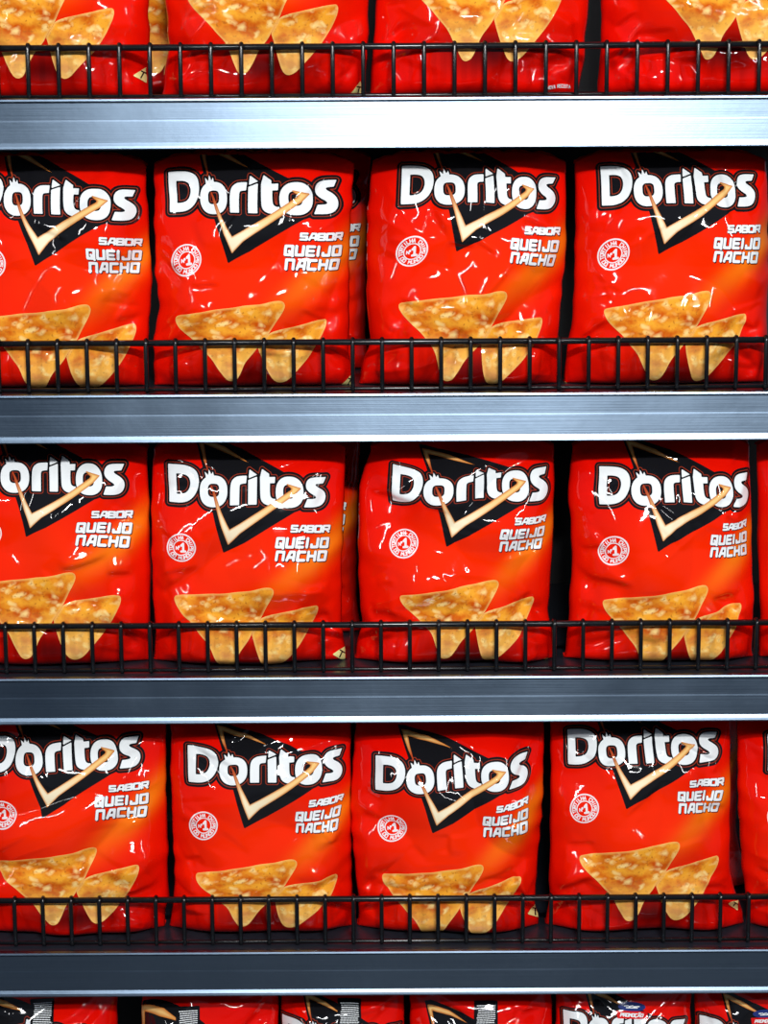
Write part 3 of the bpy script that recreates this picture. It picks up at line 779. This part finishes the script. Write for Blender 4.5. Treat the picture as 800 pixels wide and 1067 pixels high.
make_bag('c4', 2, [(597, 467), (592, 507), (596, 579), (594, 611), (592, 651), (586, 690), (586, 700)], [(782, 470), (783, 565), (785, 622), (784, 651), (785, 691), (785, 700)],
         lmk((624, 486), (624.6, 525.3), (777.6, 491.7), (775.6, 525.3), (716.6, 523.3), (690.2, 562.7), (639, 573.6), (775, 540.6), (777.6, 576.5), (739.6, 568.5), (629, 626.8), (736.2, 611), (676.4, 691), (771.3, 628.8), (726.7, 689.2)),
         'red chip bag, fourth from the left on the '+THI+', shiny above its chips', 24, extra=[tsym(781, 690, .6, .3)],
         creases=[(608, 603, 660, 610, .0035, .004, 1), (738, 625, 765, 618, .003, .003, 1), (604, 470, 625, 465, .002, .003, 1), (685, 475, 720, 485, .0022, .003, 1), (755, 530, 775, 545, .0025, .003, 0), (595, 590, 628, 612, .002, .004, 1)])
make_bag('c5', 2, [(790, 466), (789, 560), (792, 640), (790, 700)], [(985, 466), (985, 600), (985, 700)],
         lmk((822, 482), (822, 522), (978, 490), (976, 525), (915, 522), (888, 562), (838, 572), (976, 540), (976, 576), (938, 567), (828, 626), (935, 610), (877, 690), (971, 628), (926, 689)),
         'sliver of a red chip bag at the right photo edge, '+THI, 25)
# ---- fourth shelf
make_bag('d1', 3, [(-28, 758), (-28, 900), (-25, 978)], [(172, 759), (173, 817), (174, 850), (175, 888), (175, 936), (172, 965), (170, 980)],
         lmk((-14, 768), (-13, 803), (144.6, 766.5), (142.9, 798.8), (71.7, 801.9), (49.5, 840.6), (3.6, 847.8), (152.5, 814.3), (153, 849.4), (98.5, 840.6), (-4, 898), (99.2, 883.6), (56.2, 962), (144.6, 899.2), (101.6, 960.6)),
         'red chip bag cut off by the left photo edge, '+LOW, 31, creases=[(130, 930, 160, 922, .003, .003, 1), (140, 830, 172, 815, .002, .004, 0), (150, 930, 172, 905, .002, .004, 0)])
make_bag('d2', 3, [(177, 759), (178, 827), (182, 915), (180, 940), (177, 965), (177, 980)], [(365, 759), (366, 855), (367, 924), (366, 940), (369, 970), (369, 980)],
         lmk((195.8, 776.1), (197.1, 814.3), (355.8, 779.4), (352.5, 812.4), (283.8, 814.3), (259, 853.6), (212.3, 859.7), (355.8, 827.5), (351.7, 861.9), (307.1, 856.4), (205.4, 911.4), (308, 896.3), (253.5, 963.6), (350.6, 910), (300.3, 965), ap=(227, 757)),
         'red chip bag, second from the left on the '+LOW+', glare at top left', 32, extra=[],
         creases=[(176, 765, 190, 770, .003, .003, 0), (240, 780, 262, 763, .003, .003, 1), (272, 783, 308, 760, .003, .003, 0), (345, 880, 358, 868, .003, .003, 1), (206, 765, 220, 772, .002, .003, 1), (180, 925, 208, 930, .002, .003, 1)])
make_bag('d3', 3, [(370, 760), (364, 841), (370, 910), (374, 940), (372, 980)], [(567, 759), (566, 827), (559, 910), (557, 937), (561, 951), (560, 980)],
         lmk((391.6, 786.3), (391.6, 822), (548.9, 783), (545.6, 816), (478.3, 820.6), (454.9, 858.3), (409.5, 861.9), (547.6, 828.3), (549.2, 862.7), (502.5, 860), (399.3, 912.8), (502.2, 901), (449.4, 971), (542, 912.8), (497.5, 970.5), ap=(419, 761)),
         'red chip bag on the '+LOW+', whole black logo triangle visible', 33, extra=[tsym(557, 948, .7, .2)],
         creases=[(390, 785, 412, 790, .002, .003, 0), (486, 930, 520, 920, .003, .003, 0), (470, 865, 470, 890, .002, .003, 1), (530, 936, 545, 930, .0025, .003, 1), (365, 842, 400, 850, .002, .004, 1), (470, 778, 502, 792, .0015, .003, 1)])
make_bag('d4', 3, [(574, 760), (573, 865), (572, 937), (568, 961), (568, 980)], [(762, 763), (761, 835), (760, 905), (766, 928), (774, 950), (775, 980)],
         lmk((590.9, 760), (592.4, 796), (746.6, 763), (744.5, 793), (677, 794.5), (656.6, 832), (608.9, 842.5), (752, 810.4), (748, 845.5), (705.5, 835), (604.4, 893.5), (706.1, 877), (656, 958), (747.5, 892), (704, 957.1)),
         'red chip bag on the '+LOW+' with its logo touching the strip above', 34, extra=[tsym(765, 942, .55, .5)],
         creases=[(675, 765, 700, 792, .0028, .003, 0), (712, 775, 755, 797, .003, .003, 1), (755, 797, 748, 810, .003, .003, 0), (725, 830, 745, 845, .0022, .003, 0), (630, 800, 650, 790, .0015, .003, 1)])
make_bag('d5', 3, [(769, 763), (768.5, 835), (773, 905), (779, 945), (782, 980)], [(965, 763), (965, 900), (965, 980)],
         lmk((799, 765), (800, 803), (954, 770), (951, 803), (888, 803), (863, 842), (815, 850), (955, 816), (953, 852), (912, 845), (806, 905), (908, 888), (858, 962), (948, 900), (905, 962)),
         'right edge red chip bag, only its left side showing, '+LOW, 35)
# ---- top shelf: upper halves outside the photograph
def row0(dx, dy, vs_=1.16, hs=1.05, tipx=0):
    d = {}
    for k in LK: d[k] = (dx+(DL[k][0]-237)*hs, dy+(DL[k][1]-691.5)*vs_)
    return d
make_bag('a1', 0, [(-48, -140), (-48, 0), (-48, 97)], [(152, -140), (155, 0), (156, 50), (152, 75), (158, 97)], row0(20, 80),
         'red chip bag cut off by the left photo edge, top shelf', 41, extra=[tsym(148, 77, .8, .5)], creases=[(108, 10, 122, 35, .003, .003, 0), (95, 45, 112, 62, .003, .003, 1), (110, 50, 130, 70, .003, .003, 0)])
make_bag('a2', 0, [(165, -140), (172, 0), (176, 45), (168, 97)], [(384, -140), (384, 0), (383, 60), (378, 97)], row0(253, 76),
         'red chip bag, second from the left on the top shelf', 42, extra=[tsym(373, 92, .7, .2)], creases=[(192, 20, 222, 0, .003, .003, 1), (188, 48, 220, 10, .003, .003, 0), (350, 20, 378, 70, .003, .003, 0), (330, 40, 370, 60, .002, .003, 1)])
make_bag('a3', 0, [(393, -140), (392, 0), (388, 60), (385, 97)], [(611, -140), (613, 0), (610, 50), (602, 97)], row0(486, 62),
         'red chip bag, third from the left on the top shelf, small text at its foot', 43,
         extra=[dict(art=A_NOVA, at=(583, 89), scale=.95, rot=-.02, name='small_text', label='small white words NOVA RECEITA')], creases=[(400, 45, 428, 20, .003, .003, 1), (540, 60, 560, 55, .0025, .003, 1), (567, 62, 595, 56, .003, .003, 1), (590, 20, 600, 50, .003, .003, 0)])
make_bag('a4', 0, [(626, -140), (626, 0), (626, 50), (622, 97)], [(850, -140), (850, 0), (850, 97)], row0(738, 60),
         'red chip bag cut off by the right photo edge, top shelf', 44, creases=[(638, 30, 665, 10, .003, .003, 1), (636, 25, 648, 0, .003, .003, 0), (630, 66, 660, 64, .003, .004, 1), (690, 60, 740, 64, .003, .004, 1)])
# ---- lowest level, only the bag tops show under the strip
def row4(ax, ay, sc=.80):
    d = {}
    for k in ('dtl', 'dbl', 'str', 'sbr', 'ib', 'v', 'seal', 'nac', 'btl', 'btr', 'bt', 'st', 'ap'):
        p = DL[k]; d[k] = (ax+(p[0]-207)*sc, ay+(p[1]-456)*sc)
    return d
def fine(x, y): return dict(art=A_FINE, at=(x, y), scale=.95, rot=0, name='information_panel', label='black panel filled with rows of tiny white print')
LV = 'in the cropped bottom row'
P4 = dict(group='chip bags in the cropped bottom row', depth=.075, thick=.034, top_lean=.004, h=.240)
make_bag('e1', 4, [(-30, 1040), (-32, 1150), (-30, 1290)], [(122, 1040), (124, 1150), (124, 1290)], row4(-16, 1039), 'red chip bag '+LV+' at the left photo edge', 51, extra=[fine(44, 1057)], **P4)
make_bag('e2', 4, [(148, 1040), (146, 1150), (147, 1290)], [(290, 1040), (291, 1150), (291, 1290)], row4(148, 1047), 'red chip bag '+LV+', second from the left', 52, extra=[dict(fine(196, 1064))], creases=[(212, 1052, 240, 1045, .003, .003, 0)], **P4)
make_bag('e3', 4, [(293, 1040), (293, 1150), (294, 1290)], [(421, 1040), (422, 1150), (421, 1290)], row4(318, 1036, .74), 'red chip bag '+LV+' with a white letter D beside fine print', 53, extra=[fine(364, 1056)], **P4)
make_bag('e4', 4, [(427, 1040), (427, 1150), (428, 1290)], [(575, 1040), (576, 1150), (576, 1290)], row4(446, 1047), 'red chip bag '+LV+' showing a bare golden V tip pointing up', 54, extra=[fine(506, 1058)], creases=[(535, 1052, 570, 1058, .003, .003, 1)], **P4)
make_bag('e5', 4, [(579, 1040), (578, 1150), (580, 1290)], [(720, 1040), (721, 1150), (720, 1290)], row4(611, 1030, .775), 'red chip bag '+LV+' with its logo and a promotion tag', 55,
         extra=[dict(art=A_PROMO, at=(658, 1054), scale=.95, rot=0.03, name='promotion_tag', label='blue and red printed tag reading PROMOÇÃO')], **P4)
make_bag('e6', 4, [(724, 1040), (724, 1150), (725, 1290)], [(872, 1040), (872, 1150), (872, 1290)], row4(754, 1036), 'red chip bag '+LV+' at the right photo edge', 56,
         extra=[dict(art=A_PROMO, at=(797, 1060), scale=.9, rot=0.03, name='promotion_tag', label='blue and red printed tag reading PROMOÇÃO')], **P4)

# ---- bags of the second rank, seen through the gaps
def behind(key, dx, label, dy=.125):
    src = BAGS[key]; c = src.copy(); COL.objects.link(c)
    c.location = (src.location[0]+dx, src.location[1]+dy, src.location[2])
    c['label'] = label; c['group'] = 'red chip bags in the second rank'
    for ch in src.children:
        if ch.name.split('.')[0] == 'triangle_mark': continue
        d = ch.copy(); COL.objects.link(d); d.parent = c
G = 'shaded red chip bag behind the gap '
behind('a2', -.100, G+'between first and second bags, top shelf')
behind('b2', .017, G+'between second and third bags, second shelf')
behind('c2', .015, G+'between second and third bags, third shelf')
behind('c4', .018, G+'at the right end of the third shelf')
behind('d4', .026, G+'at the right end of the fourth shelf')
